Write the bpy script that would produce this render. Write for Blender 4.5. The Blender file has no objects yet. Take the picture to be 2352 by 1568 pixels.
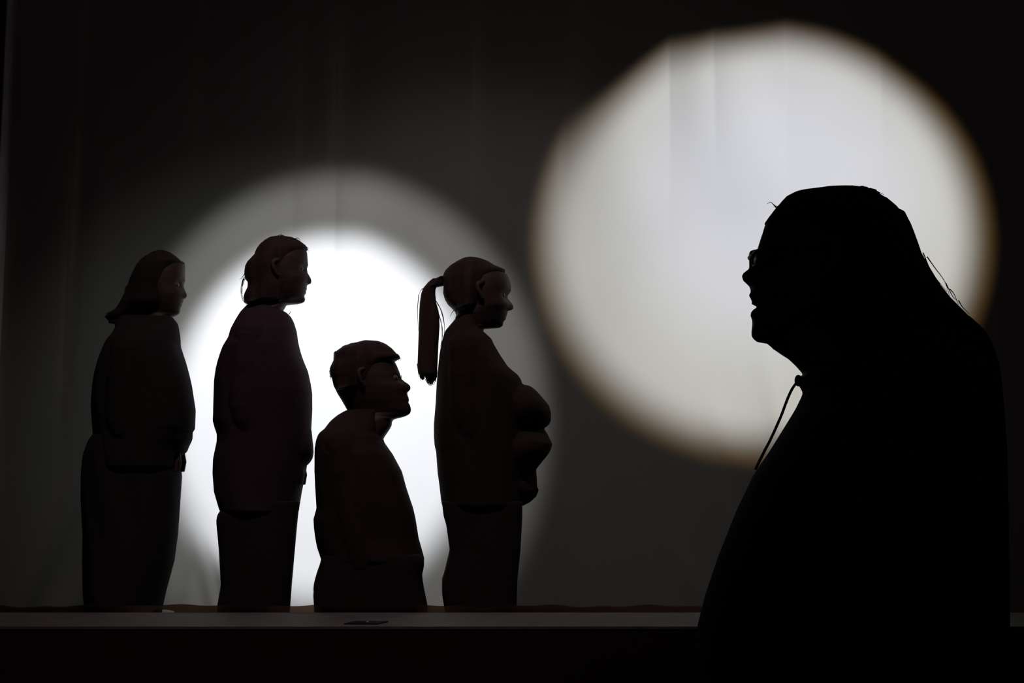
import bpy, bmesh, math, random
from mathutils import Vector, Matrix, Euler
random.seed(7)
SC = bpy.context.scene
COL = SC.collection
R = math.radians

# ------------------------------------------------------------------ camera, world, lights, exposure
cam_data = bpy.data.cameras.new('camera'); cam = bpy.data.objects.new('camera', cam_data); COL.objects.link(cam)
cam_data.sensor_width = 36; cam_data.lens = 36 * 3000 / 2352; cam_data.clip_start = .05; cam_data.clip_end = 60
cam.location = (0, -4.35, .383); cam.rotation_euler = (R(90 + 6.7), 0, 0)
SC.camera = cam
SC.view_settings.view_transform = 'Standard'; SC.view_settings.look = 'None'
SC.view_settings.gamma = 1; SC.view_settings.exposure = 0; SC.view_settings.use_curve_mapping = False
world = bpy.data.worlds.new('dark_hall'); SC.world = world; world.use_nodes = True
world.node_tree.nodes['Background'].inputs[0].default_value = (1, .80, .74, 1)
world.node_tree.nodes['Background'].inputs[1].default_value = .007

def spot(name, loc, target, half_deg, blend, watts, color, size=.03):
    d = bpy.data.lights.new(name, 'SPOT'); d.energy = watts; d.color = color
    d.spot_size = R(half_deg * 2); d.spot_blend = blend; d.shadow_soft_size = size
    o = bpy.data.objects.new(name, d); COL.objects.link(o); o.location = loc
    o.rotation_euler = (Vector(target) - Vector(loc)).to_track_quat('-Z', 'Y').to_euler()
    return o
# two follow spots behind the sheet; each has a coloured fringe and some stray light around its beam
RL, RT = (2.15, 4.9, 1.75), (1.000, .62, 1.390)
spot('spot_right_beam', RL, RT, 11.0, .38, 530, (.965, 1, .96))
spot('spot_right_core', RL, (1.02, .62, 1.52), 9.5, 1.0, 240, (.54, .60, 1))
spot('spot_right_low', RL, (.80, .62, 1.02), 6, 1.0, 60, (1, 1, .97))
spot('spot_right_fringe', RL, (1.012, .62, 1.378), 11.2, .08, 58, (1, .55, .14))
LL, LT = (-.55, 4.3, 3.0), (-.715, .62, .73)
spot('spot_left_beam', LL, LT, 8.6, .42, 1120, (.92, .94, 1))
spot('spot_left_halo', LL, (-.69, .62, .75), 11.7, .34, 125, (1, .985, .92))
spot('spot_left_glow', LL, (-.98, .62, .62), 15, .9, 17, (.96, 1, .88))
spot('spot_left_spill', LL, (-.08, .62, .70), 18.5, .75, 13, (1, .92, .84))
spot('spot_wide_spill', (.1, 4.6, 1.6), (.10, .62, .9), 28, 1.0, 3.5, (1, .95, .88))
# unseen fill lamp, added over the stage front to lift the dark figures
spot('added_front_fill', (-.5, -1.9, 3.7), (-.60, .35, .45), 29, 1.0, 105, (1, .74, .76), .10)

# ------------------------------------------------------------------ materials
def mat(name, color, rough=.8, noise=0, scale=40, bump=0, stretch=(1, 1, 1), metallic=0, spec=.3):
    m = bpy.data.materials.new(name); m.use_nodes = True
    nt = m.node_tree; b = nt.nodes['Principled BSDF']
    b.inputs['Roughness'].default_value = rough; b.inputs['Metallic'].default_value = metallic
    b.inputs['Specular IOR Level'].default_value = spec
    tc = nt.nodes.new('ShaderNodeTexCoord'); mp = nt.nodes.new('ShaderNodeMapping'); mp.inputs['Scale'].default_value = stretch
    no = nt.nodes.new('ShaderNodeTexNoise'); no.inputs['Scale'].default_value = scale; no.inputs['Detail'].default_value = 5
    nt.links.new(tc.outputs['Object'], mp.inputs[0]); nt.links.new(mp.outputs[0], no.inputs['Vector'])
    cr = nt.nodes.new('ShaderNodeValToRGB')
    lo = [c * (1 - noise) for c in color]; hi = [min(1, c * (1 + noise)) for c in color]
    cr.color_ramp.elements[0].position = .3; cr.color_ramp.elements[1].position = .7
    cr.color_ramp.elements[0].color = (*lo, 1); cr.color_ramp.elements[1].color = (*hi, 1)
    nt.links.new(no.outputs[0], cr.inputs[0]); nt.links.new(cr.outputs[0], b.inputs['Base Color'])
    if bump:
        bp = nt.nodes.new('ShaderNodeBump'); bp.inputs['Strength'].default_value = bump; bp.inputs['Distance'].default_value = .002
        nt.links.new(no.outputs[0], bp.inputs['Height']); nt.links.new(bp.outputs[0], b.inputs['Normal'])
    return m
def sheer(name, trans, diff, fac=.85, noise=.04, scale=3, see=None, seefac=0):
    m = bpy.data.materials.new(name); m.use_nodes = True
    nt = m.node_tree; nt.nodes.remove(nt.nodes['Principled BSDF'])
    t = nt.nodes.new('ShaderNodeBsdfTranslucent'); d = nt.nodes.new('ShaderNodeBsdfDiffuse'); mx = nt.nodes.new('ShaderNodeMixShader')
    mx.inputs[0].default_value = fac; d.inputs[0].default_value = (*diff, 1)
    tc = nt.nodes.new('ShaderNodeTexCoord'); no = nt.nodes.new('ShaderNodeTexNoise'); no.inputs['Scale'].default_value = scale
    cr = nt.nodes.new('ShaderNodeValToRGB')
    cr.color_ramp.elements[0].color = (*[c * (1 - noise) for c in trans], 1); cr.color_ramp.elements[1].color = (*[min(1, c * (1 + noise)) for c in trans], 1)
    nt.links.new(tc.outputs['Object'], no.inputs['Vector']); nt.links.new(no.outputs[0], cr.inputs[0]); nt.links.new(cr.outputs[0], t.inputs[0])
    nt.links.new(d.outputs[0], mx.inputs[1]); nt.links.new(t.outputs[0], mx.inputs[2])
    last = mx
    if see:                                                           # the open weave lets some light straight through
        tr = nt.nodes.new('ShaderNodeBsdfTransparent'); tr.inputs[0].default_value = (*see, 1); last = nt.nodes.new('ShaderNodeMixShader')
        last.inputs[0].default_value = seefac; nt.links.new(mx.outputs[0], last.inputs[1]); nt.links.new(tr.outputs[0], last.inputs[2])
    nt.links.new(last.outputs[0], nt.nodes['Material Output'].inputs['Surface'])
    return m
M = dict(
    sheet=sheer('white_sheet', (.86, .86, .86), (.06, .07, .066)),
    hem=sheer('thin_brown_gauze', (.42, .30, .24), (.03, .022, .02), .8, .3, 9, (.52, .40, .32), .62),
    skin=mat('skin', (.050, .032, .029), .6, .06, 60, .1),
    eye=mat('eye', (.10, .09, .085), .3),
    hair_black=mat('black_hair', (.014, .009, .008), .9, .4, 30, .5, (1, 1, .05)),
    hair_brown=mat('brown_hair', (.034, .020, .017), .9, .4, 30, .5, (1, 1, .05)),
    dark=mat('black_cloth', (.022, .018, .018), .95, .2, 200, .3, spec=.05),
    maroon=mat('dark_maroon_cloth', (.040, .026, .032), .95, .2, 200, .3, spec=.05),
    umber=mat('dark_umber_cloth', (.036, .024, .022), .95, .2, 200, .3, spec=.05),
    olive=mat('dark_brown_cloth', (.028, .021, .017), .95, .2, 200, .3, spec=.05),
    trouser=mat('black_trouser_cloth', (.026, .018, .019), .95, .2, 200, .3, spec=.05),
    shoe=mat('black_shoe_leather', (.02, .02, .02), .5, .1, 40),
    plastic=mat('black_plastic', (.012, .012, .012), .4, .1, 40),
    metal=mat('brushed_metal', (.6, .6, .58), .3, .1, 60, metallic=1),
    ledge=mat('grey_painted_ledge', (.115, .116, .108), .75, .22, 9, .2, (1, 3, 1)),
    nosing=mat('worn_grey_nosing', (.10, .10, .096), .6, .2, 20, .1),
    riser=mat('dark_red_riser', (.014, .001, .001), .9, .25, 3, .1),
    stage=mat('black_stage_boards', (.05, .045, .04), .7, .3, 12, .2, (1, .1, 1)),
    hallfloor=mat('dark_hall_floor', (.05, .03, .028), .6, .3, 4),
    jamb=mat('pale_grey_jamb', (.70, .66, .68), .8, .1, 14, .1),
    wallred=mat('dark_red_wall', (.09, .014, .012), .95, .3, 6, .3, (1, 1, .2)),
    blackwall=mat('black_backstage_wall', (.03, .03, .03), .95, .2, 3),
)

# ------------------------------------------------------------------ mesh helpers
class MB:
    def __init__(s): s.v = []; s.f = []
    def add(s, vs, fs):
        o = len(s.v); s.v += [tuple(v) for v in vs]; s.f += [tuple(i + o for i in f) for f in fs]; return s
    def rings(s, rings, closed_ends=True):
        o = len(s.v); n = len(rings[0])
        for r in rings: s.v += [tuple(v) for v in r]
        for i in range(len(rings) - 1):
            for j in range(n):
                a, b = o + i * n + j, o + i * n + (j + 1) % n
                s.f.append((a, b, b + n, a + n))
        if closed_ends:
            s.f.append(tuple(o + j for j in reversed(range(n)))); s.f.append(tuple(o + (len(rings) - 1) * n + j for j in range(n)))
        return s
    def tube(s, pts, radii, n=12, flat=1.0):
        pts = [Vector(p) for p in pts]; rings = []; side = None
        for i, p in enumerate(pts):
            t = (pts[min(i + 1, len(pts) - 1)] - pts[max(i - 1, 0)]).normalized()
            ref = Vector((0, 1, 0)) if abs(t.y) < .9 else Vector((1, 0, 0))
            a = t.cross(ref).normalized(); b = t.cross(a).normalized(); r = radii[i] if isinstance(radii, (list, tuple)) else radii
            rings.append([p + a * r * math.cos(2 * math.pi * k / n) + b * r * flat * math.sin(2 * math.pi * k / n) for k in range(n)])
        return s.rings(rings)
    def ball(s, c, r, nu=14, nv=10):
        c = Vector(c); rings = []
        for i in range(1, nv):
            ph = math.pi * i / nv
            rings.append([(c.x + r[0] * math.sin(ph) * math.cos(2 * math.pi * j / nu), c.y + r[1] * math.sin(ph) * math.sin(2 * math.pi * j / nu), c.z + r[2] * math.cos(ph)) for j in range(nu)])
        return s.rings(rings)
    def box(s, lo, hi):
        x0, y0, z0 = lo; x1, y1, z1 = hi
        return s.add([(x0, y0, z0), (x1, y0, z0), (x1, y1, z0), (x0, y1, z0), (x0, y0, z1), (x1, y0, z1), (x1, y1, z1), (x0, y1, z1)],
                     [(0, 3, 2, 1), (4, 5, 6, 7), (0, 1, 5, 4), (1, 2, 6, 5), (2, 3, 7, 6), (3, 0, 4, 7)])
    def build(s, name, m, parent=None, smooth=True, voxel=0, iters=0):
        me = bpy.data.meshes.new(name); me.from_pydata(s.v, [], s.f); me.update()
        bm = bmesh.new(); bm.from_mesh(me); bmesh.ops.recalc_face_normals(bm, faces=bm.faces); bm.to_mesh(me); bm.free()
        me.materials.append(m)
        if smooth:
            for p in me.polygons: p.use_smooth = True
        o = bpy.data.objects.new(name, me); COL.objects.link(o)
        if parent is not None: o.parent = parent
        if voxel:
            q = o.modifiers.new('remesh', 'REMESH'); q.mode = 'VOXEL'; q.voxel_size = voxel; q.use_smooth_shade = True
            if iters:
                q = o.modifiers.new('smooth', 'SMOOTH'); q.factor = .5; q.iterations = iters
        return o
def spline(pts, per=6):
    pts = [Vector(p) for p in pts]
    if len(pts) < 3: return [pts[0].lerp(pts[1], i / per) for i in range(per + 1)]
    q = [pts[0] * 2 - pts[1]] + pts + [pts[-1] * 2 - pts[-2]]; out = []
    for i in range(1, len(q) - 2):
        p0, p1, p2, p3 = q[i - 1:i + 3]
        for k in range(per):
            t = k / per
            out.append(.5 * ((2 * p1) + (p2 - p0) * t + (2 * p0 - 5 * p1 + 4 * p2 - p3) * t * t + (3 * p1 - p0 - 3 * p2 + p3) * t ** 3))
    out.append(pts[-1]); return out
def thing(name, loc, label, cat, rz=0, group=None):
    o = bpy.data.objects.new(name, None); COL.objects.link(o); o.location = loc; o.rotation_euler = (0, 0, rz); o.empty_display_size = .1
    o['label'] = label; o['category'] = cat
    if group: o['group'] = group
    return o
def tag(o, label, cat, group=None):
    o['label'] = label; o['category'] = cat
    if group: o['group'] = group
    return o
def struct(o): o['kind'] = 'structure'; return o

def up(rows):
    """table rows (tenths of a millimetre) to metres, filled in evenly"""
    rows = [[v / 10000 for v in r] for r in rows]; out = [rows[0]]
    for a, b in zip(rows, rows[1:]):
        n = max(1, int(abs(a[0] - b[0]) / .006))
        for i in range(1, n + 1): out.append([p + (q - p) * i / n for p, q in zip(a, b)])
    return out
def section(xb, xf, hw, z, yoff, k, n, wob=0):
    xc, a = (xb + xf) / 2, (xf - xb) / 2; e = 2 / k; ring = []
    for j in range(n):
        t = 2 * math.pi * j / n; c, s = math.cos(t), math.sin(t)
        w = 1 + wob * math.sin(9 * t + 14 * z) * abs(s)
        ring.append((xc + a * math.copysign(abs(c) ** e, c), yoff + hw * w * math.copysign(abs(s) ** e, s), z))
    return ring
def loft(mb, rows, yoff=0, k=2.3, n=48, wob=0):
    return mb.rings([section(r[1], r[2], r[3], r[0], yoff, k, n, wob) for r in rows])
def at_z(rows, z):
    b = min(rows, key=lambda r: abs(r[0] - z)); return b

# ------------------------------------------------------------------ profile tables, metres/10000: [height, back, front, half width, (face ridge)]
P = {}
P['bob'] = {"loc":[-1.3263,0.27,-0.42],"s":1,"zt":1.6747,"zc":1.4388,"strands":[[[-0.0947,0,1.4522],[-0.1098,0,1.4396],[-0.1283,0,1.4365]],[[-0.0944,0,1.4428],[-0.1047,0,1.4271],[-0.1121,0,1.4161]],[[-0.0822,0,1.449],[-0.1032,0,1.4302],[-0.1233,0,1.4255]],[[-0.101,0,1.4553],[-0.1163,0,1.4475],[-0.1255,0,1.4443]],[[-0.0514,0,1.5481],[-0.0572,0,1.5371],[-0.0602,0,1.534],[-0.0581,0,1.5182]],[[-0.0881,0,1.4428],[-0.0936,0,1.4224],[-0.0932,0,1.4114]],[[-0.0676,0,1.4773],[-0.0947,0,1.4522],[-0.1189,0,1.4333]],[[-0.0669,0,1.4585],[-0.0943,0,1.4396],[-0.1188,0,1.4302]]],"hand":[[0.1731,0,0.9592],[0.1774,0,0.9164],[0.1692,0,0.8828]],"head":[[16647,677,957,60,0],[16603,582,1013,279,0],[16536,403,1105,407,0],[16513,338,1137,449,0],[16469,230,1192,500,0],[16402,125,1262,574,0],[16379,99,1285,599,0],[16312,33,1362,640,0],[16245,-21,1499,679,0],[16223,-36,1522,692,0],[16156,-77,1527,716,0],[15910,-193,1532,768,1],[15754,-260,1532,768,7],[15665,-267,1526,768,37],[15642,-265,1524,768,41],[15531,-234,1514,753,0],[15397,-183,1516,732,6],[15263,-112,1542,706,36],[15173,-60,1559,686,64],[15106,-17,1553,672,93],[15017,46,1523,645,76],[14972,79,1503,629,15],[14883,136,1471,597,37],[14816,165,1448,570,22],[14749,182,1429,538,40],[14682,190,1410,505,17],[14615,194,1385,472,28],[14548,193,1333,442,71],[14481,188,1259,413,132],[14459,184,1235,403,134],[14414,177,1188,420,135],[14392,173,1167,430,119],[14369,168,1150,440,73],[14347,164,1124,450,0],[14213,125,1113,548,0],[13945,42,1110,566,0],[13833,25,1110,572,0]],"hair":[[16747,681,775,100],[16717,504,871,244],[16686,434,959,347],[16656,359,1025,402],[16594,265,1116,504],[16533,172,1203,569],[16502,139,1236,672],[16441,63,1307,725],[16380,-21,1373,759],[16349,-49,1409,777],[16319,-70,1488,794],[16288,-94,1499,811],[16166,-183,1406,841],[16013,-246,1299,874],[15676,-397,1221,876],[15492,-444,1189,849],[15431,-460,1185,840],[15369,-519,1181,831],[15216,-545,1168,823],[14880,-703,1140,823],[14849,-717,1138,815],[14757,-779,1132,751],[14635,-868,1079,665],[14604,-903,1066,644],[14481,-1093,1012,559],[14451,-1160,996,537],[14420,-1198,983,516],[14359,-1246,957,473],[14328,-1258,944,452],[14237,-1168,901,388],[14206,-1142,810,370],[14175,-1119,465,370],[14114,-1112,-238,370]],"jacket":[[14333,-755,1141,620],[14151,-831,1288,739],[14090,-852,1326,810],[14029,-864,1336,893],[13908,-823,1351,1060],[13725,-890,1369,1309],[13604,-936,1376,1446],[13543,-995,1375,1515],[13360,-1069,1369,1720],[13299,-1100,1380,1759],[12813,-1278,1554,1880],[12630,-1334,1614,1900],[12265,-1423,1726,1900],[11900,-1481,1822,1900],[11353,-1509,1924,1900],[11049,-1504,1982,1900],[10380,-1428,1974,1900],[10258,-1411,1895,1900],[9954,-1373,1778,1900],[9710,-1323,1652,1900],[9467,-1276,1587,1900],[9102,-1207,1548,1900],[8980,-1183,1545,1900]],"lumps":[[[10344,576,1418,420],[10304,596,1835,714],[10264,607,1949,834],[10185,629,1935,994],[10105,646,1926,1098],[9986,664,1903,1184],[9867,674,1845,1196],[9748,671,1797,1135],[9668,662,1779,1051],[9589,647,1766,923],[9549,638,1756,834],[9509,626,1728,714],[9470,600,1711,420]]],"legs":[[0,[[10113,-1408,1260,1750],[9909,-1551,1316,1750],[9501,-1704,1422,1750],[9195,-1754,1501,1750],[8685,-1781,1568,1750],[7869,-1751,1536,1750],[6646,-1634,1481,1750],[5728,-1606,1383,1750],[4708,-1530,1126,1750],[4198,-1462,1017,1750],[2974,-1388,831,1750],[1750,-1319,775,1750],[526,-1111,722,1750]]]]}
P['knot'] = {"loc":[-0.8759,0.29,-0.42],"s":1,"zt":1.7309,"zc":1.4842,"strands":[[[-0.0904,0,1.5751],[-0.0961,0,1.5514],[-0.097,0,1.5245],[-0.0917,0,1.4992],[-0.082,0,1.4865]],[[-0.0874,0,1.5815],[-0.0931,0,1.5561],[-0.0939,0,1.5245],[-0.0885,0,1.496],[-0.0756,0,1.4802]],[[-0.0857,0,1.5751],[-0.0885,0,1.5593],[-0.0943,0,1.5403],[-0.0954,0,1.5197]],[[-0.0872,0,1.5055],[-0.0821,0,1.4881],[-0.0741,0,1.4802]],[[-0.0847,0,1.5974],[-0.0937,0,1.5815],[-0.1029,0,1.572]],[[-0.0784,0,1.5308],[-0.0873,0,1.5118],[-0.0854,0,1.496],[-0.0773,0,1.485],[-0.0711,0,1.4865]],[[0.0176,0,1.7248],[0.0331,0,1.7328],[0.0456,0,1.7392]],[[0.027,0,1.7248],[0.0426,0,1.7328],[0.0521,0,1.7296]],[[0.0333,0,1.7248],[0.041,0,1.7344],[0.052,0,1.7328],[0.0584,0,1.7264]],[[0.09,0,1.7216],[0.1025,0,1.7248],[0.1121,0,1.7152]],[[0.1186,0,1.7024],[0.1281,0,1.6992],[0.1378,0,1.6865]],[[0.1251,0,1.6928],[0.1377,0,1.6897],[0.1425,0,1.6849]],[[0.1284,0,1.6833],[0.1394,0,1.6801],[0.1396,0,1.6737]],[[0.0766,0,1.4455],[0.0812,0,1.4518],[0.0826,0,1.4581]]],"hand":[[0.1488,0,0.9138],[0.1544,0,0.8586],[0.145,0,0.7853]],"head":[[17209,577,856,63,0],[17165,478,947,280,0],[17121,354,1024,372,0],[17076,215,1083,456,0],[17032,94,1141,512,0],[16987,-1,1189,561,0],[16921,-121,1239,633,0],[16854,-206,1283,671,0],[16810,-249,1304,697,0],[16721,-311,1365,744,0],[16544,-394,1382,783,0],[16433,-420,1393,803,4],[16255,-432,1389,803,29],[16122,-404,1377,800,2],[15967,-351,1389,776,14],[15878,-315,1418,762,42],[15767,-256,1463,741,56],[15700,-217,1462,726,81],[15612,-161,1430,706,115],[15567,-130,1406,696,108],[15545,-114,1394,691,27],[15523,-97,1384,683,6],[15456,-47,1367,659,8],[15390,-5,1355,635,32],[15323,18,1337,612,19],[15234,17,1316,570,42],[15168,-4,1304,537,3],[15101,-29,1296,505,6],[15079,-38,1289,494,20],[15057,-47,1272,484,46],[15035,-57,1243,474,83],[15012,-67,1203,464,128],[14968,-88,1094,445,233],[14924,-110,972,425,343],[14879,-136,845,435,407],[14857,-149,782,445,416],[14835,-163,722,455,362],[14813,-178,672,464,23],[14790,-193,632,475,37],[14768,-209,603,492,40],[14746,-225,630,508,0],[14657,-293,576,574,0],[14591,-346,542,581,0],[14391,-498,546,591,0],[14302,-538,547,596,0]],"hair":[[17309,275,447,103],[17279,126,662,246],[17248,0,862,355],[17218,-49,936,411],[17156,-136,1059,518],[17126,-182,1115,550],[17065,-245,1193,615],[17034,-271,1237,718],[16973,-334,1295,762],[16851,-417,1384,831],[16790,-449,1334,856],[16667,-495,1228,882],[16606,-507,1175,895],[16545,-556,1122,908],[16331,-759,1053,913],[16178,-833,1005,910],[15995,-854,959,883],[15903,-856,942,870],[15750,-831,915,855],[15719,-822,909,855],[15628,-737,892,855],[15567,-725,881,855],[15414,-728,848,855],[15200,-828,732,855],[15047,-862,647,855],[14986,-848,616,855],[14955,-836,597,855],[14925,-821,459,855],[14863,-770,116,855],[14833,-740,-60,855],[14802,-698,-243,855]],"jacket":[[14802,-690,415,620],[14742,-763,413,659],[14681,-815,412,699],[14620,-871,468,738],[14560,-922,601,808],[14499,-962,704,891],[14378,-1023,822,1058],[14196,-1101,914,1306],[13894,-1220,1004,1647],[13772,-1254,1020,1765],[13530,-1303,1051,1886],[13227,-1472,1125,2037],[12985,-1566,1203,2050],[12682,-1661,1329,2050],[12440,-1718,1435,2050],[12016,-1769,1537,2050],[11652,-1775,1602,2035],[11107,-1780,1619,1980],[10744,-1781,1610,1944],[10623,-1790,1603,1932],[10380,-1721,1596,1908],[10138,-1631,1587,1900],[9896,-1626,1566,1900],[9290,-1740,1492,1900],[8805,-1746,1428,1900],[8139,-1673,1294,1900],[7594,-1494,1215,1900],[7473,-1445,1204,1900]],"lumps":[[[10508,481,1408,385],[10468,491,1451,596],[10429,495,1498,683],[10349,502,1589,803],[10309,505,1632,850],[10150,516,1645,986],[9951,526,1664,1078],[9753,531,1690,1099],[9554,531,1709,1050],[9395,529,1696,958],[9315,527,1677,891],[9196,523,1613,749],[9156,521,1579,683],[9116,518,1550,596],[9077,510,1520,385]]],"legs":[[-0.086,[[7823,-1169,1399,860],[7518,-1286,1374,860],[7314,-1409,1353,860],[7110,-1438,1335,860],[6194,-1325,1270,860],[4973,-1222,1182,860],[4769,-1230,1173,860],[4158,-1323,1138,860],[2937,-1279,1107,860],[2428,-1240,1090,860],[1206,-1032,1007,860],[494,-911,958,860]]],[0.086,[[7823,-1546,1122,860],[7518,-1667,1096,860],[7314,-1794,1075,860],[7110,-1824,1056,860],[6194,-1708,988,860],[4973,-1601,897,860],[4769,-1609,887,860],[4158,-1706,852,860],[2937,-1660,819,860],[2428,-1620,801,860],[1206,-1404,715,860],[494,-1279,665,860]]]]}
P['short'] = {"loc":[-0.4904,0.24,-0.42],"s":1,"zt":1.3463,"zc":1.0818,"strands":[[[-0.1531,0,1.2216],[-0.1484,0,1.2123],[-0.1498,0,1.2062]],[[-0.133,0,1.3081],[-0.139,0,1.2988],[-0.1402,0,1.2803]],[[-0.1489,0,1.2463],[-0.1533,0,1.2339],[-0.1501,0,1.2216]],[[0.0734,0,1.2988],[0.0872,0,1.2957],[0.0951,0,1.2833],[0.0967,0,1.2741]],[[0.0703,0,1.2926],[0.0842,0,1.2895],[0.0905,0,1.2741]],[[0.0658,0,1.2895],[0.0782,0,1.2803],[0.0782,0,1.2725]],[[0.0595,0,1.2988],[0.078,0,1.2926],[0.092,0,1.2772]],[[-0.1101,0,1.3236],[-0.104,0,1.3267],[-0.0949,0,1.3313]],[[0.0987,0,1.2216],[0.1003,0,1.2154],[0.0989,0,1.2093]]],"head":[[13363,-706,272,63,0],[13341,-743,331,164,0],[13319,-784,373,265,0],[13297,-828,399,322,0],[13230,-977,491,439,0],[13208,-1016,518,476,0],[13119,-1157,611,567,0],[13052,-1228,677,633,0],[12985,-1274,735,669,0],[12919,-1299,822,705,0],[12852,-1306,844,741,0],[12830,-1309,850,745,0],[12763,-1324,827,759,0],[12741,-1330,837,764,0],[12719,-1337,753,768,0],[12696,-1345,747,773,0],[12674,-1353,779,777,0],[12585,-1390,824,796,3],[12452,-1431,857,803,30],[12340,-1438,896,803,36],[12207,-1417,945,802,28],[12096,-1391,984,786,26],[12007,-1374,1036,773,71],[11918,-1362,1121,760,122],[11851,-1348,1188,749,125],[11784,-1331,1226,735,102],[11740,-1317,1236,726,93],[11673,-1291,1231,712,54],[11629,-1271,1221,703,4],[11584,-1248,1216,694,0],[11518,-1210,1219,672,9],[11429,-1153,1234,643,29],[11340,-1096,1249,613,30],[11273,-1055,1258,584,2],[11251,-1042,1259,574,0],[11184,-1002,1275,544,35],[11050,-925,1304,484,45],[11006,-901,1297,466,54],[10962,-879,1266,448,84],[10917,-859,1206,429,131],[10895,-851,1165,420,159],[10850,-837,1066,438,227],[10806,-827,961,456,259],[10784,-822,911,466,265],[10761,-818,863,476,258],[10739,-815,820,492,222],[10717,-812,781,507,173],[10695,-810,851,522,0],[10672,-807,778,537,0],[10650,-804,733,553,0],[10606,-800,702,578,0],[10583,-798,688,579,0],[10450,-793,674,586,0],[10317,-792,606,592,0],[10072,-792,442,604,0],[9983,-791,393,608,0],[9805,-791,395,617,0]],"hair":[[13463,-324,-200,103],[13433,-440,196,236],[13402,-540,281,348],[13372,-640,355,399],[13341,-833,429,451],[13311,-891,478,502],[13219,-1102,604,597],[13189,-1140,642,698],[13128,-1225,704,750],[13036,-1343,786,797],[13005,-1370,813,813],[12975,-1372,839,829],[12944,-1374,889,845],[12914,-1377,921,854],[12822,-1385,949,873],[12731,-1400,777,891],[12700,-1414,721,897],[12578,-1472,549,913],[12547,-1483,503,913],[12456,-1519,457,913],[12242,-1505,354,909],[12150,-1475,308,896],[12120,-1443,294,892],[12089,-1437,280,888],[11845,-1375,-18,855],[11784,-1343,-94,855],[11753,-1327,-284,855],[11692,-1285,-800,855],[11662,-1242,-1053,855]],"jacket":[[10986,-896,256,620],[10925,-1025,255,660],[10803,-1224,255,739],[10620,-1434,251,978],[10498,-1530,248,1146],[10315,-1650,244,1380],[10193,-1797,242,1517],[10132,-1849,286,1586],[10010,-1894,376,1723],[9888,-1929,400,1799],[9644,-1960,570,1921],[9461,-1962,706,2013],[9400,-1962,738,2043],[8851,-1958,1039,2050],[8302,-1925,1193,2050],[7875,-1893,1341,2039],[7570,-1871,1448,2008],[7204,-1973,1537,1972],[6899,-1951,1588,1941],[6533,-1897,1650,1905],[6228,-1830,1741,1900],[5800,-1677,1864,1900]],"lumps":[],"legs":[[-0.088,[[6024,-1496,1786,950],[5817,-1578,1918,950],[5610,-1632,1915,950],[5299,-1732,1847,950],[4988,-1812,1881,950],[4678,-1834,1935,950],[4056,-1788,2058,950],[2916,-1645,2165,950],[2191,-1033,1456,950],[2088,-945,1349,950],[1984,-884,1276,950],[741,-613,910,950],[534,-575,858,950],[430,-575,858,950]]],[0.088,[[6024,-1748,1664,950],[5817,-1832,1801,950],[5610,-1888,1798,950],[5299,-1992,1727,950],[4988,-2075,1763,950],[4781,-2100,1800,950],[4160,-2063,1934,950],[2916,-1902,2058,950],[2191,-1266,1322,950],[2088,-1174,1211,950],[1984,-1111,1134,950],[741,-830,755,950],[534,-790,701,950],[430,-790,701,950]]]]}
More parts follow.
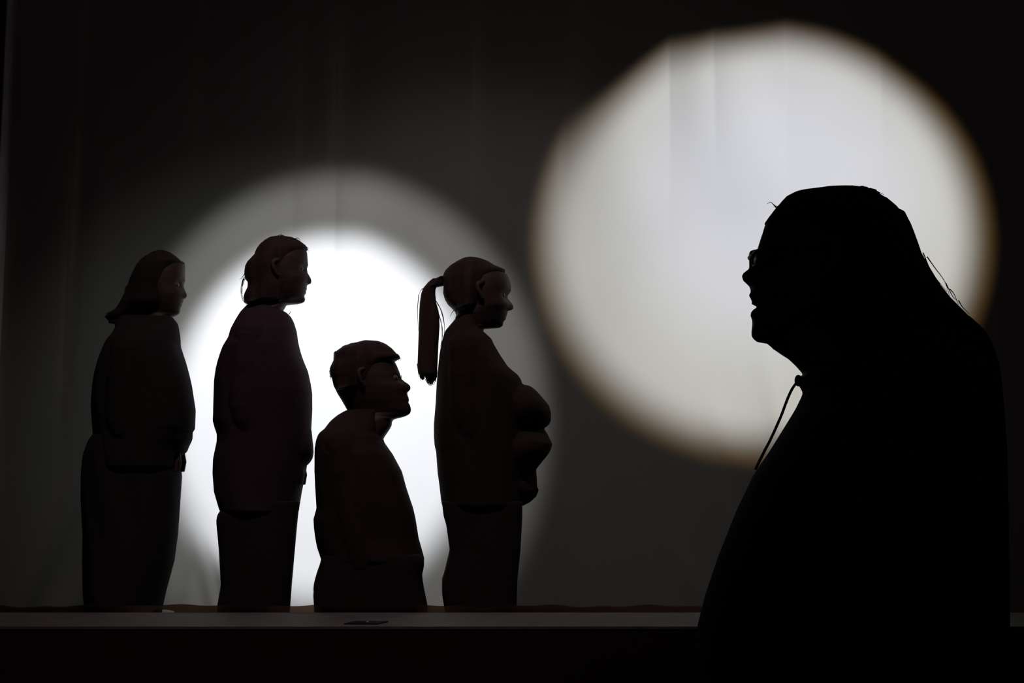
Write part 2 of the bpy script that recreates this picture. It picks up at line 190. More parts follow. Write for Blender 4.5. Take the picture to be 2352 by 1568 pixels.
P['pony'] = {"loc":[-0.1153,0.28,-0.42],"s":1,"zt":1.6522,"zc":1.397,"strands":[[[-0.2186,0,1.5166],[-0.2215,0,1.4866],[-0.2228,0,1.4552],[-0.2209,0,1.4159],[-0.2191,0,1.3845]],[[-0.1985,0,1.5419],[-0.211,0,1.5324],[-0.2171,0,1.5182]],[[-0.156,0,1.4914],[-0.1434,0,1.4693],[-0.1323,0,1.4347],[-0.1259,0,1.4002],[-0.1257,0,1.3782]],[[-0.1529,0,1.4851],[-0.1387,0,1.4599],[-0.1291,0,1.4284],[-0.1258,0,1.3923],[-0.1273,0,1.3751]],[[-0.1496,0,1.4536],[-0.1384,0,1.4159],[-0.1319,0,1.3767],[-0.1394,0,1.3297]],[[-0.1464,0,1.4441],[-0.1368,0,1.408],[-0.1349,0,1.3532],[-0.1425,0,1.3219]],[[-0.0873,0,1.4662],[-0.0997,0,1.4504],[-0.1058,0,1.4363]],[[-0.0904,0,1.4599],[-0.0841,0,1.4441],[-0.0871,0,1.4316]],[[-0.2228,0,1.2673],[-0.2195,0,1.2439],[-0.2162,0,1.219]],[[-0.2164,0,1.2439],[-0.2131,0,1.2252],[-0.2099,0,1.2066]],[[-0.2102,0,1.2439],[-0.2054,0,1.2252],[-0.2037,0,1.2097]],[[-0.207,0,1.2377],[-0.2038,0,1.2221],[-0.2022,0,1.2128]],[[-0.1575,0,1.2439],[-0.1558,0,1.2206],[-0.1618,0,1.1942]],[[-0.1528,0,1.2439],[-0.1542,0,1.2159],[-0.1633,0,1.191]],[[-0.1529,0,1.2564],[-0.1512,0,1.2315],[-0.1572,0,1.2035]],[[-0.1914,0,1.2159],[-0.1819,0,1.1973],[-0.171,0,1.191]],[[-0.1944,0,1.2128],[-0.1788,0,1.191],[-0.1633,0,1.1942]]],"hand":[[0.1767,0,0.8738],[0.192,0,0.8311],[0.1705,0,0.7854]],"head":[[16422,-140,50,63,0],[16378,-230,154,272,0],[16355,-282,206,326,0],[16311,-396,284,407,0],[16267,-509,345,481,0],[16222,-594,413,529,0],[16200,-629,447,553,0],[16134,-717,606,624,0],[16089,-755,713,652,0],[16067,-770,775,664,0],[16045,-782,813,677,0],[15978,-806,837,714,0],[15912,-812,922,745,0],[15867,-812,987,754,0],[15712,-809,1059,787,0],[15601,-802,1081,803,13],[15512,-803,1094,803,23],[15401,-801,1097,803,24],[15313,-782,1067,802,57],[15202,-740,1019,786,42],[15113,-706,998,773,0],[15024,-670,998,760,0],[14913,-618,1033,737,55],[14802,-565,1089,714,83],[14758,-541,1093,704,108],[14713,-516,1081,695,120],[14647,-603,1047,673,154],[14602,-661,1015,658,115],[14580,-690,1000,650,32],[14558,-720,986,642,9],[14469,-850,955,612,28],[14381,-833,919,571,32],[14314,-845,889,540,49],[14270,-865,869,519,62],[14203,-897,835,488,30],[14181,-907,812,479,34],[14159,-916,779,469,64],[14136,-925,736,460,105],[14092,-938,620,441,215],[14048,-942,492,422,338],[13981,-942,303,447,445],[13959,-942,243,456,452],[13937,-942,166,466,0],[13915,-942,159,477,0],[13892,-941,134,493,14],[13870,-941,139,509,0],[13804,-941,112,557,0],[13759,-941,112,578,0],[13582,-941,113,587,0]],"hair":[[16522,-448,-221,103],[16491,-567,-60,241],[16461,-643,43,352],[16430,-703,135,405],[16369,-808,277,512],[16339,-864,343,544],[16278,-952,431,606],[16247,-999,479,708],[16216,-1040,520,739],[16186,-1087,585,756],[16094,-1177,805,806],[16064,-1205,882,822],[16033,-1239,913,839],[15941,-1285,896,865],[15819,-1329,724,890],[15728,-1328,591,909],[15422,-1305,477,913],[15208,-1318,399,890],[15086,-1282,352,872],[14964,-1245,252,855],[14811,-1155,131,855],[14750,-1091,86,855],[14719,-1055,61,855],[14689,-1024,-1,855],[14566,-900,-547,855],[14536,-886,-660,855]],"jacket":[[14379,-834,-31,620],[14257,-882,-31,699],[14196,-926,-31,738],[13954,-1115,-31,1059],[13893,-1163,23,1143],[13832,-1216,104,1226],[13711,-1268,239,1376],[13529,-1317,436,1581],[13407,-1345,484,1718],[13347,-1358,511,1758],[12982,-1424,722,1849],[12740,-1446,883,1900],[12558,-1464,1003,1900],[12375,-1481,1204,1900],[12254,-1493,1362,1900],[12133,-1504,1453,1900],[11951,-1519,1522,1900],[11222,-1553,1615,1900],[10494,-1611,1606,1900],[10069,-1606,1599,1900],[9765,-1579,1591,1900],[9523,-1522,1585,1900],[8794,-1464,1566,1900],[8369,-1400,1555,1900],[7884,-1341,1542,1900],[7641,-1299,1536,1900]],"lumps":[[[11910,441,1605,525],[11871,441,1778,795],[11831,441,1859,906],[11751,442,1961,1061],[11631,442,2082,1222],[11471,442,2219,1367],[11271,443,2387,1471],[11151,443,2472,1497],[10951,443,2534,1482],[10751,443,2541,1394],[10631,443,2529,1303],[10511,444,2463,1174],[10472,444,2434,1121],[10392,444,2318,990],[10352,444,2263,906],[10312,444,2263,795],[10272,444,2263,525]],[[10364,444,2263,525],[10325,444,2297,802],[10285,444,2336,916],[10207,444,2392,1074],[10089,444,2448,1238],[9931,445,2527,1383],[9813,445,2583,1452],[9617,446,2523,1500],[9498,446,2463,1490],[9302,446,2310,1410],[9144,446,2179,1281],[9026,446,2085,1135],[8948,447,2022,1002],[8908,447,1990,916],[8869,447,1883,802],[8830,447,1775,525]],[[9013,446,1999,350],[8973,446,2002,547],[8893,447,2009,690],[8774,447,2018,822],[8614,447,2030,931],[8414,447,2038,994],[8295,448,2047,999],[8215,448,2104,987],[8015,448,2024,909],[7975,448,2005,884],[7816,448,1832,741],[7776,449,1782,690],[7696,449,1630,547],[7656,449,1550,350]]],"legs":[[-0.086,[[7823,-1278,1514,860],[7315,-1211,1514,860],[7011,-1119,1501,860],[6198,-997,1450,860],[6097,-995,1443,860],[5284,-1184,1356,860],[5081,-1252,1341,860],[4675,-1247,1325,860],[4268,-1179,1316,860],[4065,-1129,1312,860],[2846,-1093,1286,860],[2237,-1048,1248,860],[1018,-910,1171,860],[510,-852,1139,860]]],[0.086,[[7823,-1370,1528,860],[7315,-1301,1528,860],[7011,-1205,1514,860],[6198,-1078,1461,860],[6097,-1076,1454,860],[5284,-1272,1364,860],[5081,-1343,1348,860],[4675,-1339,1331,860],[4268,-1267,1322,860],[4065,-1215,1318,860],[2846,-1178,1291,860],[2338,-1143,1258,860],[1120,-999,1178,860],[510,-928,1138,860]]]],"pony":[[15798,-1437,-1284,260],[15747,-1558,-1284,260],[15695,-1753,-1284,260],[15593,-1868,-1284,260],[15490,-1954,-1284,260],[15438,-1995,-1552,260],[15387,-2034,-1571,260],[15336,-2054,-1588,260],[15181,-2109,-1593,260],[14873,-2150,-1561,260],[14565,-2166,-1474,260],[14308,-2172,-1443,260],[14000,-2179,-1434,260],[13383,-2193,-1471,260],[12766,-2212,-1491,260],[12561,-2216,-1501,260],[12355,-2194,-1520,260],[12252,-2135,-1533,260]]}
P['singer'] = {"loc":[0.532,-2.38,-0.83],"s":-1,"zt":1.6839,"zc":1.4451,"strands":[[[0.1238,0,1.6506],[0.1277,0,1.654],[0.1316,0,1.6588],[0.1349,0,1.6602],[0.1397,0,1.6574]],[[0.1224,0,1.6533],[0.1264,0,1.6547],[0.1296,0,1.6574]],[[0.1251,0,1.6492],[0.1284,0,1.6527],[0.1297,0,1.6554]],[[-0.1287,0,1.5341],[-0.1336,0,1.5233],[-0.1398,0,1.5113],[-0.1449,0,1.5072]],[[-0.135,0,1.5247],[-0.1413,0,1.5166],[-0.1473,0,1.5005]],[[-0.1023,0,1.5746],[-0.113,0,1.5584],[-0.1275,0,1.5368],[-0.1346,0,1.5139]],[[-0.1476,0,1.5072],[-0.1538,0,1.4965],[-0.1639,0,1.4858]],[[-0.0169,0,1.6759],[-0.0283,0,1.6766],[-0.0402,0,1.6711]],[[-0.0595,0,1.6492],[-0.0756,0,1.6288],[-0.0881,0,1.605]],[[-0.0972,0,1.5813],[-0.1094,0,1.5509],[-0.1315,0,1.5207]]],"cord":[[[0.0985,0,1.3847],[0.1052,0,1.3768],[0.1107,0,1.3679],[0.1177,0,1.3524],[0.1254,0,1.3329],[0.1358,0,1.3103],[0.1451,0,1.2916],[0.1529,0,1.2776],[0.1666,0,1.2509]]],"glasses":[[0.172,0,1.5834],[0.1726,0,1.5543],[0.1529,0,1.5746],[0.0631,0,1.5678],[0.158,0,1.5834]],"band":[[0.0432,0,1.682],[0.0298,0,1.6827],[0.0151,0,1.6827],[-0.0003,0,1.682],[-0.0123,0,1.6786]],"head":[[16739,603,906,60,0],[16694,505,989,274,0],[16627,313,1061,402,0],[16605,242,1084,444,0],[16560,122,1122,495,0],[16493,-15,1180,568,0],[16449,-87,1215,609,0],[16382,-163,1264,647,0],[16359,-183,1278,660,0],[16270,-242,1408,707,0],[16248,-251,1431,712,0],[16136,-284,1466,737,0],[16025,-286,1501,761,5],[15846,-247,1538,765,31],[15690,-196,1581,762,17],[15601,-156,1610,749,32],[15579,-145,1621,745,41],[15534,-123,1645,739,94],[15490,-99,1665,732,126],[15445,-72,1679,725,131],[15378,-27,1690,713,100],[15289,40,1679,693,8],[15244,75,1671,683,2],[15200,112,1660,674,19],[15155,149,1644,664,63],[15066,226,1609,635,54],[15021,263,1593,619,74],[14999,279,1578,612,0],[14977,295,1576,604,0],[14932,320,1594,588,52],[14887,340,1609,570,73],[14843,355,1624,548,62],[14776,368,1646,516,16],[14709,373,1657,484,2],[14664,371,1652,463,16],[14597,360,1609,434,68],[14531,340,1530,405,149],[14486,321,1461,415,192],[14441,299,1381,434,221],[14419,286,1341,444,108],[14374,259,1266,472,132],[14352,243,1366,489,0],[14263,180,1228,550,0],[14196,130,1121,554,0],[14084,46,1004,560,0],[13973,-34,909,565,0],[13861,-93,913,571,0],[13839,-100,914,572,0]],"hair":[[16839,180,426,100],[16808,-111,631,240],[16778,-133,746,343],[16747,-231,984,397],[16687,-340,1101,499],[16626,-420,1159,563],[16595,-450,1186,665],[16535,-512,1239,720],[16474,-575,1292,753],[16413,-619,1337,786],[16383,-691,1363,803],[16291,-731,1428,830],[16231,-760,1382,842],[16109,-800,1271,868],[15896,-866,1106,875],[15744,-909,1009,872],[15532,-1023,877,841],[15380,-1113,845,820],[15258,-1189,819,820],[15076,-1327,780,820],[14772,-1621,736,820],[14650,-1717,722,820],[14589,-1737,715,820],[14468,-1751,699,820],[14285,-1760,670,879],[13921,-1731,582,985],[13799,-1716,553,1021],[13647,-1671,507,1066],[13282,-1554,281,1173],[13130,-1495,186,1180],[13009,-1445,113,1180],[12735,-1300,-326,1180],[12644,-1238,-486,1180],[12553,-1097,-681,1180],[12522,-1026,-772,1180],[12492,-929,-889,1180],[12431,-946,-906,1180]],"jacket":[[14992,-1043,-1003,620],[14931,-1089,-1049,660],[14870,-1317,-818,699],[14809,-1477,-666,739],[14749,-1576,-540,810],[14566,-1729,-187,1061],[14384,-1805,129,1309],[14262,-1834,335,1446],[14079,-1861,608,1652],[14019,-1865,766,1720],[13958,-1870,884,1767],[13897,-1874,907,1798],[13836,-1876,900,1828],[13714,-1869,823,1889],[13471,-1864,942,2010],[13410,-1863,978,2041],[12802,-1898,1374,2050],[12437,-1905,1635,2050],[11889,-1906,1915,2040],[11159,-1909,2227,1967],[10612,-1902,2427,1912],[10125,-1888,2560,1900],[9395,-1860,2623,1900],[8665,-1797,2610,1900],[7935,-1732,2595,1900],[7205,-1608,2483,1900],[6475,-1483,2372,1900],[6414,-1473,2362,1900]],"lumps":[],"legs":[[-0.086,[[6960,-1238,2435,860],[5734,-1014,2281,860],[4507,-805,2142,860],[3281,-629,2038,860],[2055,-453,1933,860],[829,-279,1827,860],[420,-219,1791,860]]],[0.086,[[6960,-1844,2173,860],[5734,-1600,2006,860],[4507,-1371,1855,860],[3281,-1180,1741,860],[2055,-989,1626,860],[829,-798,1512,860],[420,-733,1473,860]]]]}

# ------------------------------------------------------------------ people, solid figures added before the sheet in place of shadows on it
EYE = dict(bob=.45, knot=.50, short=.485, pony=.44, singer=.485)   # eye line as a share of head height
def head_mesh(mb, rows, zt, zc, eye):
    n = 96; rings = []; H = zt - zc
    ez = zc + eye * H
    for r in rows:
        z, xb, xf, hw, rg = r; xc, a = (xb + xf) / 2, (xf - xb) / 2; ring = []
        t = (zt - z) / H; sg = .0122 + .011 * min(1, max(0, (t - .72) / .07))
        for j in range(n):
            ph = 2 * math.pi * j / n; th = ph - .45 * math.sin(ph); c, s = math.cos(th), math.sin(th)
            y = hw * s; x = xc + a * c
            if c > 0:
                x += rg * math.exp(-(y / sg) ** 2)
                for ey in (-.031, .031):                                  # eye sockets
                    x -= .009 * math.exp(-((y - ey) / .014) ** 2 - ((z - ez) / .011) ** 2)
            ring.append((x, y, z))
        rings.append(ring)
    mb.rings(rings)
def hand(mb, wrist, mid, tip, y, sgn):
    w, m_, t = Vector(wrist), Vector(mid), Vector(tip)
    for v in (w, m_, t): v.y = y
    ax = (t - w).normalized(); side = Vector((0, 1, 0)); out = side.cross(ax).normalized()
    palm_end = w + ax * .085
    mb.tube([w - ax * .02, w + ax * .02, w + ax * .05, palm_end], [.024, .030, .036, .030], 14, .48 if abs(ax.y) < .5 else 1)
    for i, ln in enumerate((.066, .078, .074, .058)):
        b = palm_end + side * sgn * (-.027 + .018 * i) * .8 - ax * .008
        k1 = b + ax * ln * .5 + out * .004; k2 = b + ax * ln * .8 + out * .012; k3 = b + ax * ln + out * .022
        mb.tube(spline([b, k1, k2, k3], 3), .0078, 8)
    tb = w + ax * .03 + side * sgn * -.026
    mb.tube(spline([tb, tb + ax * .03 - side * sgn * .014, tb + ax * .058 - side * sgn * .010], 3), .0095, 8)

def person(key, label, mats, posture='stand', strand_r=.0014, hair_part='hair', voxel=.0022):
    d = P[key]; rz = 0 if d['s'] > 0 else math.pi
    root = thing('person', d['loc'], label, 'person', rz)
    zt, zc = d['zt'], d['zc']; H = zt - zc
    head = up(d['head']); jac = up(d['jacket']); hair = up(d['hair'])
    # ----- one continuous body: head, neck, trunk, arms with hands, legs and feet
    b = MB(); head_mesh(b, head, zt, zc, EYE[key])
    er = at_z(head, zc + .46 * H); ex = er[1] * .52 + er[2] * .48
    for sy in ((-1, 1) if key != 'bob' else ()):                         # ears (the bob covers them)
        b.tube(spline([(ex + .004, sy * (er[3] + .002), zc + .60 * H), (ex - .016, sy * (er[3] + .012), zc + .56 * H), (ex - .014, sy * (er[3] + .013), zc + .47 * H), (ex, sy * (er[3] + .003), zc + .36 * H)], 4), [.006, .008, .009, .009, .009, .009, .008, .008, .008, .007, .007, .006, .006], 8)
    zj0, zj1 = jac[0][0], jac[-1][0]
    inner = [[r[0], r[1] + .22 * (r[2] - r[1]), r[2] - .22 * (r[2] - r[1]), max(.05, r[3] * .80)] for r in jac if r[0] < zj0 - .02]
    if inner[0][0] < head[-1][0]: pass
    b.tube([( (head[-1][1] + head[-1][2]) / 2, 0, head[-1][0] + .02), ((inner[2][1] + inner[2][2]) / 2, 0, inner[2][0] - .05)], [.052, .06], 20)
    loft(b, inner, 0, 2.2, 40)
    sh = at_z(jac, zj0 - .13); shx = sh[1] * .55 + sh[2] * .45; shy = sh[3] - .045; shz = sh[0]
    el = at_z(jac, shz - .29); elx = el[1] * .58 + el[2] * .42
    sleeves = []
    if 'hand' in d:
        wr, md, tp = d['hand']
        for sy in (-1, 1):
            wx = Vector((wr[0] - .055, sy * .045, wr[2] + .02))
            path = spline([(shx, sy * shy, shz), (elx, sy * (shy + .005), shz - .28), tuple(wx)], 6)
            b.tube(path, [.034] * 7 + [.028] * (len(path) - 7), 12); sleeves.append(path)
            hand(b, (wr[0] - .038, 0, wr[2] + .01), (md[0] - .03, 0, md[2]), (tp[0] - .033, 0, tp[2] - .02), sy * .034, sy)
    else:
        for sy in (-1, 1):
            wx = at_z(jac, shz - .46); wxx = wx[1] * .5 + wx[2] * .5
            path = spline([(shx, sy * shy, shz), (elx, sy * (shy + .005), shz - .26), (wxx, sy * (shy - .02), shz - .46)], 6)
            b.tube(path, [.034] * 7 + [.028] * (len(path) - 7), 12); sleeves.append(path)
            e = path[-1]; hand(b, e, e + Vector((.01, 0, -.09)), e + Vector((.03, 0, -.18)), e.y, sy)
    if posture == 'kneel':
        for sy in (-1, 1):
            x0 = (inner[-1][1] + inner[-1][2]) / 2
            b.tube(spline([(x0, sy * .09, zj1 + .1), (x0 + .10, sy * .09, .28), (x0 + .18, sy * .09, .075), (x0 + .04, sy * .085, .065), (x0 - .09, sy * .08, .06)], 5), .058, 14)
            b.tube([(x0 - .08, sy * .08, .06), (x0 - .14, sy * .08, .05), (x0 - .19, sy * .08, .03)], [.04, .042, .03], 12)
    else:
        for sy in (-1, 1):
            x0 = (inner[-1][1] + inner[-1][2]) / 2
            lw = up(d['legs'][0][1]); xa = lambda z: (at_z(lw, z)[1] + at_z(lw, z)[2]) / 2
            b.tube(spline([(x0, sy * .085, zj1 + .12), (xa(.6), sy * .088, .60), (xa(.46), sy * .086, .46), (xa(.25), sy * .086, .25), (xa(.09), sy * .086, .07)], 5), [.078] * 6 + [.062] * 6 + [.054] * 5 + [.045] * 4, 14)
            xk = xa(.09)
            b.tube([(xk - .05, sy * .086, .035), (xk, sy * .088, .045), (xk + .09, sy * .092, .035), (xk + .15, sy * .094, .022)], [.03, .038, .034, .02], 12)
    body = b.build('body', M['skin'], root, voxel=voxel)
    for sy in (-1, 1):
        r = at_z(head, zc + EYE[key] * H)
        MB().ball((r[2] - .020, sy * .031, zc + EYE[key] * H), (.0115, .0115, .0115), 12, 8).build('eye', M['eye'], body)
    # ----- upper garment
    j = MB(); loft(j, jac, 0, 2.3, 56, .012)
    for l in d['lumps']: loft(j, up(l), 0, 2.2, 36)
    for path in sleeves:
        j.ball(path[0], (.062, .06, .06))
        j.tube(path, [.062] * 3 + [.056] * (len(path) - 5) + [.046, .042], 18)
    j.build('jacket', M[mats[0]], root, voxel=.004, iters=2)
    # ----- legwear and shoes
    if key == 'bob':
        s_ = MB(); loft(s_, up(d['legs'][0][1]), 0, 2.3, 56, .03); s_.build('long_skirt', M[mats[1]], root)
    else:
        t = MB()
        for yo, rows in d['legs']: loft(t, up(rows), yo * d['s'], 2.4, 36, .01)
        if posture == 'kneel':
            for sy in (-1, 1): t.tube([(.17, sy * .088, .09), (.04, sy * .085, .085), (-.10, sy * .08, .075)], [.085, .08, .06], 16)
        t.build('trousers', M[mats[1]], root, voxel=.006, iters=2)
    if posture != 'kneel':
        lw = d['legs'][0][1][-1]; xk = (lw[1] + lw[2]) / 20000
        for sy in (-1, 1):
            sh_ = MB(); sh_.rings([[(xk + px, sy * .09 + w * math.cos(a), max(.002, h * .5 + h * .5 * math.sin(a))) for a in [2 * math.pi * q / 16 for q in range(16)]] for px, w, h in ((-.085, .022, .07), (-.07, .034, .09), (-.01, .038, .095), (.07, .045, .075), (.125, .042, .05), (.155, .022, .03))])
            sh_.build('shoe', M['shoe'], root)
    else:
        for sy in (-1, 1):
            MB().tube([(-.08, sy * .08, .062), (-.15, sy * .08, .058), (-.21, sy * .08, .045)], [.044, .05, .03], 14).build('shoe', M['shoe'], root)
    # ----- hair
    h = MB(); loft(h, hair, 0, 2.1, 64, .012)
    for st in d['strands']:
        for q in range(1):
            off = Vector((0, random.uniform(-.004, .004), 0))
            pts = spline([Vector(p) + off for p in st], 5); n = len(pts)
            h.tube(pts, [strand_r * (1.15 - .75 * i / (n - 1)) for i in range(n)], 5)
    ho = h.build('hair', M[mats[2]], root)
    return root, ho, d

person('bob', 'shadow built as a solid standing person in profile with shoulder-length hair flicked out at the back and a long skirt', ('dark', 'dark', 'hair_black'))
person('knot', 'tallest shadow, built as a solid standing person, hair gathered low behind the neck, just behind the low kneeling person', ('maroon', 'trouser', 'hair_brown'))
person('short', 'shadow built as a solid kneeling short-haired person with a fringe and raised chin, lower than the people standing beside', ('umber', 'trouser', 'hair_brown'), 'kneel')
r4, h4, d4 = person('pony', 'shadow built as a solid standing person with a long ponytail, arms folded in bulky sleeves in front of the chest', ('olive', 'trouser', 'hair_brown'))
pt = MB(); rows = up(d4['pony'])
loft(pt, rows, 0, 2.0, 28, .05)
tip = rows[-1]
LEN = [(0, .012), (.12, .017), (.2, .012), (.27, .002), (.36, .012), (.5, .026), (.66, .036), (.8, .032), (.92, .020), (1, .010)]
for k in range(40):                                                   # loose ends
    u = k / 39; r0 = rows[-1]; z0 = r0[0]
    ln = next(a[1] + (b_[1] - a[1]) * (u - a[0]) / (b_[0] - a[0]) for a, b_ in zip(LEN, LEN[1:]) if a[0] <= u <= b_[0])
    xs = r0[1] + (r0[2] - r0[1]) * (.04 + .92 * u); y0 = random.uniform(-.010, .010) * math.sin(math.pi * (.1 + .8 * u))
    ln += random.uniform(-.003, .002)
    pts = spline([(xs, y0, z0 + .010), (xs + .001, y0, z0 - ln * .5), (xs + .004 * (.6 - u) + random.uniform(-.001, .001), y0, z0 - ln)], 4)
    pt.tube(pts, [.0004 + .0038 * (1 - (i / (len(pts) - 1)) ** 2.5) for i in range(len(pts))], 5)
pn = pt.build('ponytail', M['hair_brown'], r4)
tz = rows[0][0]
tx = rows[8][2]
MB().tube([(tx - .012, 0, tz - .016), (tx - .004, 0, tz - .016), (tx + .006, 0, tz - .016)], [.0105, .012, .011], 16).build('hair_tie', M['dark'], r4)

r5, h5, d5 = person('singer', 'enlarged shadow built as a solid long-haired person with glasses and open mouth, facing left before the round light', ('dark', 'dark', 'hair_black'), strand_r=.0008, voxel=.0017)
# cord that hangs from the collar
c = MB()
for k, q in enumerate(d5['cord']):
    pts = spline([Vector(p) + Vector((0, 0, 0)) for p in q], 6); c.tube(pts, .0021, 8)
q0 = Vector(d5['cord'][0][0]); c.ball(q0, (.006, .006, .009))
for sy in (-1, 1):                                                    # and runs round the neck inside the collar
    c.tube(spline([q0, q0 + Vector((-.012, sy * .022, .006)), q0 + Vector((-.045, sy * .048, .012)), q0 + Vector((-.11, sy * .058, .02))], 5), .0021, 8); c.build('collar_cord', M['dark'], r5)
# glasses: wrapped frame front, deep end pieces, temples
g1, g2, g3, g4, g5 = [Vector(p) for p in d5['glasses']]
xf, zt_, zb_ = g1.x, g1.z, g2.z
gl = thing('glasses', (0, 0, 0), '', ''); del gl['label']; del gl['category']; gl.parent = r5
fr = MB(); zm = (zt_ + zb_) / 2 - .001; hh = .0125; xf -= .004
for sy in (-1, 1):
    ring = []
    for i in range(33):
        a = 2 * math.pi * i / 32; y = sy * (.036 + .028 * math.copysign(abs(math.cos(a)) ** .6, math.cos(a))); z = zm + (hh - .002) * math.copysign(abs(math.sin(a)) ** .6, math.sin(a))
        ring.append((xf - .003 - max(0, abs(y) - .02) ** 2 * 11.0, y, z))
    fr.tube(ring, .0024, 8)
    fr.tube([(xf - .014, sy * .065, zt_ - .007), (xf - .035, sy * .072, zt_ - .008), (xf - .11, sy * .080, zt_ - .012), (xf - .135, sy * .08, zt_ - .03)], [.0055, .004, .0028, .0022], 8)
fr.tube([(xf - .004, -.009, zm + .004), (xf - .002, 0, zm + .006), (xf - .004, .009, zm + .004)], .0022, 8)
fr.tube([(xf - .012, -.024, zm + hh - .004), (xf - .006, -.010, zm + hh - .002), (xf - .005, 0, zm + hh - .001), (xf - .006, .010, zm + hh - .002), (xf - .012, .024, zm + hh - .004)], [.004, .006, .006, .006, .004], 10)
fr.tube([(xf - .006, 0, zm + hh - .001), (xf - .022, 0, zm + hh - .001)], .0058, 10)
fr.build('glasses_frame', M['plastic'], gl)
for sy in (-1, 1):
    ln = MB(); n = 14; vs = []; fs = []
    for off in (0, -.0022):
        for i in range(n + 1):
            for jz in (-1, 1):
                y = sy * (.010 + .052 * i / n); vs.append((xf - .003 + off - max(0, abs(y) - .02) ** 2 * 11.0, y, zm + jz * (hh - .0015)))
    o_ = 2 * (n + 1)
    for i in range(n):
        fs += [(2 * i, 2 * i + 1, 2 * i + 3, 2 * i + 2), (o_ + 2 * i, o_ + 2 * i + 2, o_ + 2 * i + 3, o_ + 2 * i + 1)]
        fs += [(2 * i, 2 * i + 2, o_ + 2 * i + 2, o_ + 2 * i), (2 * i + 1, o_ + 2 * i + 1, o_ + 2 * i + 3, 2 * i + 3)]
    fs += [(0, o_, o_ + 1, 1), (2 * n, 2 * n + 1, o_ + 2 * n + 1, o_ + 2 * n)]
    ln.add(vs, fs).build('lens', M['plastic'], gl)
# braided hair band over the crown
bd = MB()
for q, p in enumerate(d5['band'][1:]):
    for y in (-.05, -.036, -.022, -.008, .008, .022, .036, .05):
        bd.ball((p[0], y, p[2] - .0045 - .9 * y * y * 6), (.0075, .010, .0052), 10, 7)
bd.build('hair_band', M['hair_black'], r5)

# ------------------------------------------------------------------ the hanging sheet
def ramp(t): t = min(1, max(0, t)); return t * t * (3 - 2 * t)
FOLDS = [  # x at z=2.3, lean, ramp width (minus: the sharp edge is on the right), depth, relax width, z low, z fade
    (-.690, .00, .14, .055, .30, 1.00, .5), (-.85, 0, .10, .022, .2, 1.1, .4), (.620, .06, -.16, .055, .30, 1.15, .8), (.80, .02, -.10, .024, .2, 1.5, .6),
    (1.075, .01, -.20, .060, .30, 1.35, .8), (-.16, .0, .09, .022, .3, 1.2, .8), (.20, 0, .12, .03, .3, 1.3, .8),
    (-1.25, .0, .1, .022, .4, 1.2, .9), (1.45, .0, .12, .025, .3, 1.5, .7), (-1.70, .04, .05, .03, .2, .2, .8), (2.05, 0, .08, .03, .3, .4, .8)]
LOW = [  # wrinkles that fan out near the hem: x at z=0, slope dx/dz, width, depth, z high
    (-1.055, -.42, .030, .016, .30), (-1.13, -.28, .028, .010, .34), (-1.21, .12, .03, .008, .25), (-.97, -.5, .025, .009, .22),
    (-.165, .5, .02, .012, .10), (-.18, -.3, .02, .012, .12), (-.62, .3, .03, .008, .10), (-.69, -.3, .03, .008, .12),
    (-1.62, .5, .05, .02, .7), (-1.80, .35, .05, .02, .9), (.95, -.25, .05, .018, .9), (1.15, -.2, .05, .018, 1.1), (1.35, -.1, .05, .014, 1.0), (.70, -.5, .04, .016, .5)]
def cloth_y(x, z):
    y = .62 + .006 * math.sin(x * 5.3 + 1) + .004 * math.sin(x * 11 + z * 1.7)
    for x0, lean, w, dep, rel, zl, zf in FOLDS:
        a = ramp((z - zl) / zf)
        if a <= 0: continue
        xx = x - (x0 - lean * (2.3 - z) * .25)
        if w > 0:
            if xx > 0: y += a * dep * (1 - (1 - min(1, xx / w)) ** 2) * (1 - ramp((xx - w) / rel))
        else:
            xx = -xx
            if xx > 0: y += a * dep * (1 - (1 - min(1, xx / -w)) ** 2) * (1 - ramp((xx + w) / rel))
    for x0, sl, w, dep, zh in LOW:
        a = ramp((zh - z) / zh) if z < zh else 0
        if a > 0:
            xx = (x - (x0 + sl * z)) / w
            if abs(xx) < 5: y += a * dep * 1.9 * math.exp(-xx * xx)
    return y
nx, nz = 560, 240
X0, X1, Z0, Z1 = -1.957, 2.75, -.41, 2.62
sheet = MB()
vs = [(X0 + (X1 - X0) * i / nx, cloth_y(X0 + (X1 - X0) * i / nx, Z0 + (Z1 - Z0) * (j / nz)), Z0 + (Z1 - Z0) * (j / nz)) for j in range(nz + 1) for i in range(nx + 1)]
fs = [(j * (nx + 1) + i, j * (nx + 1) + i + 1, (j + 1) * (nx + 1) + i + 1, (j + 1) * (nx + 1) + i) for j in range(nz) for i in range(nx)]
sheet.add(vs, fs)
tag(sheet.build('shadow_sheet', M['sheet']), 'large white cloth sheet hung across the stage, lit from behind by two round beams', 'cloth screen')

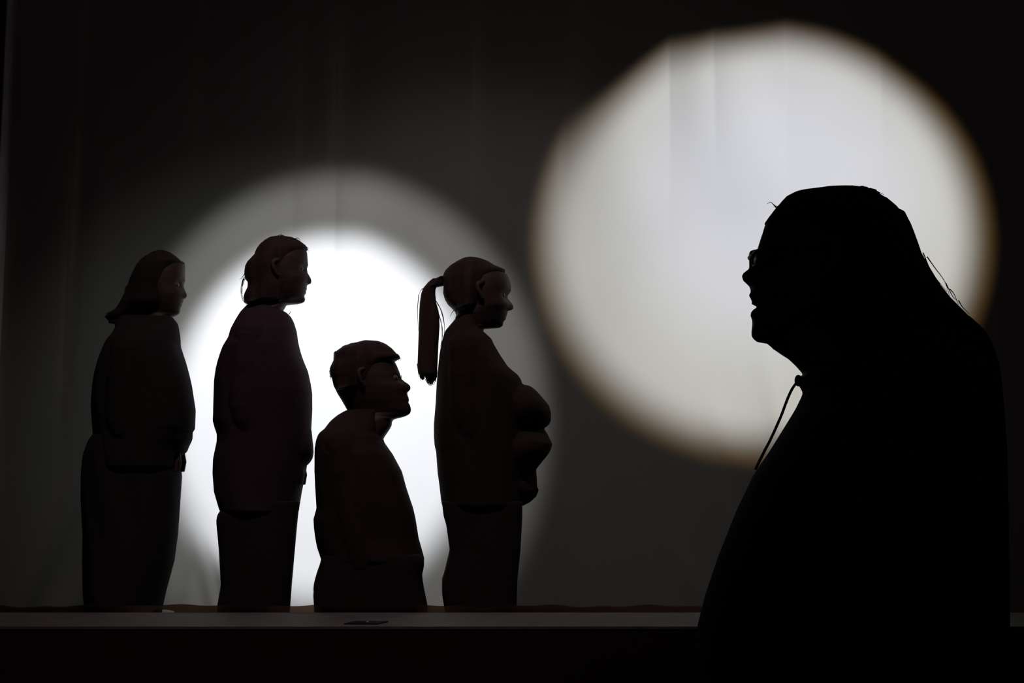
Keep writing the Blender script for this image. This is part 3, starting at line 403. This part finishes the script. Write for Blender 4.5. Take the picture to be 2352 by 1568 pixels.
# ------------------------------------------------------------------ strip of cloth along the back of the ledge
st = MB(); n = 500; vs = []; fs = []
def strip_low(x):
    g = 0
    if -1.19 < x < -1.105: g = .009 * math.sin(math.pi * (x + 1.19) / .085) ** .7
    return g - .0006
for th in (0, .004):
    for i in range(n + 1):
        x = -1.95 + 4.6 * i / n
        hgt = .020 + .003 * math.sin(x * 17) + .002 * math.sin(x * 41 + 2) + (.006 * math.exp(-((x + 1.15) / .07) ** 2))
        yy = .022 + .004 * math.sin(x * 9) + th
        lo = strip_low(x)
        vs += [(x, yy, lo if lo > 0 else -.03), (x, yy + .001, hgt)]
o_ = 2 * (n + 1)
for i in range(n):
    fs += [(2 * i, 2 * i + 2, 2 * i + 3, 2 * i + 1), (o_ + 2 * i, o_ + 2 * i + 1, o_ + 2 * i + 3, o_ + 2 * i + 2), (2 * i + 1, 2 * i + 3, o_ + 2 * i + 3, o_ + 2 * i + 1), (2 * i, o_ + 2 * i, o_ + 2 * i + 2, 2 * i + 2)]
st.add(vs, fs)
tag(st.build('cloth_strip', M['hem']), 'low dark strip of thin cloth along the back edge of the grey ledge', 'cloth strip')

# ------------------------------------------------------------------ setting
struct(MB().box((-4.5, -.456, -.008), (4.5, .012, 0)).build('trim_1', M['ledge'], smooth=False))
nose = MB().box((-4.5, -.461, -.006), (4.5, -.450, .0015)); struct(nose.build('trim_2', M['nosing'], smooth=False))
struct(MB().box((-4.5, -.459, -.83), (4.5, -.02, -.0085)).build('wall_stage_front', M['riser'], smooth=False))
struct(MB().box((-4.5, -.018, -.83), (4.5, 5.6, -.42)).build('floor_stage', M['stage'], smooth=False))
struct(MB().box((-4.5, -6.5, -.93), (4.5, -.445, -.83)).build('floor', M['hallfloor'], smooth=False))
struct(MB().box((-4.5, .534, -.42), (-1.962, .66, 3.2)).build('wall_left', M['wallred'], smooth=False))
struct(MB().box((2.752, .534, -.42), (4.5, .66, 3.2)).build('wall_right', M['wallred'], smooth=False))
struct(MB().box((-1.962, .534, -.42), (-1.958, .66, 3.2)).build('trim_3', M['jamb'], smooth=False))
struct(MB().box((-4.5, 5.6, -.83), (4.5, 5.7, 3.4)).build('wall_back', M['blackwall'], smooth=False))

# small black hatch plate let into the ledge
hp = MB(); pts = [(-.50, -.39), (-.40, -.395), (-.375, -.32), (-.475, -.315)]
hp.add([(x, y, .0005) for x, y in pts] + [(x * 1, y * 1, .004) for x, y in pts], [(3, 2, 1, 0), (4, 5, 6, 7), (0, 1, 5, 4), (1, 2, 6, 5), (2, 3, 7, 6), (3, 0, 4, 7)])
ho = tag(hp.build('floor_plate', M['plastic'], smooth=False), 'small flat black plate lying on the grey ledge before the kneeling person', 'plate')
MB().ball((-.435, -.355, .005), (.006, .004, .0015)).build('latch', M['metal'], ho)
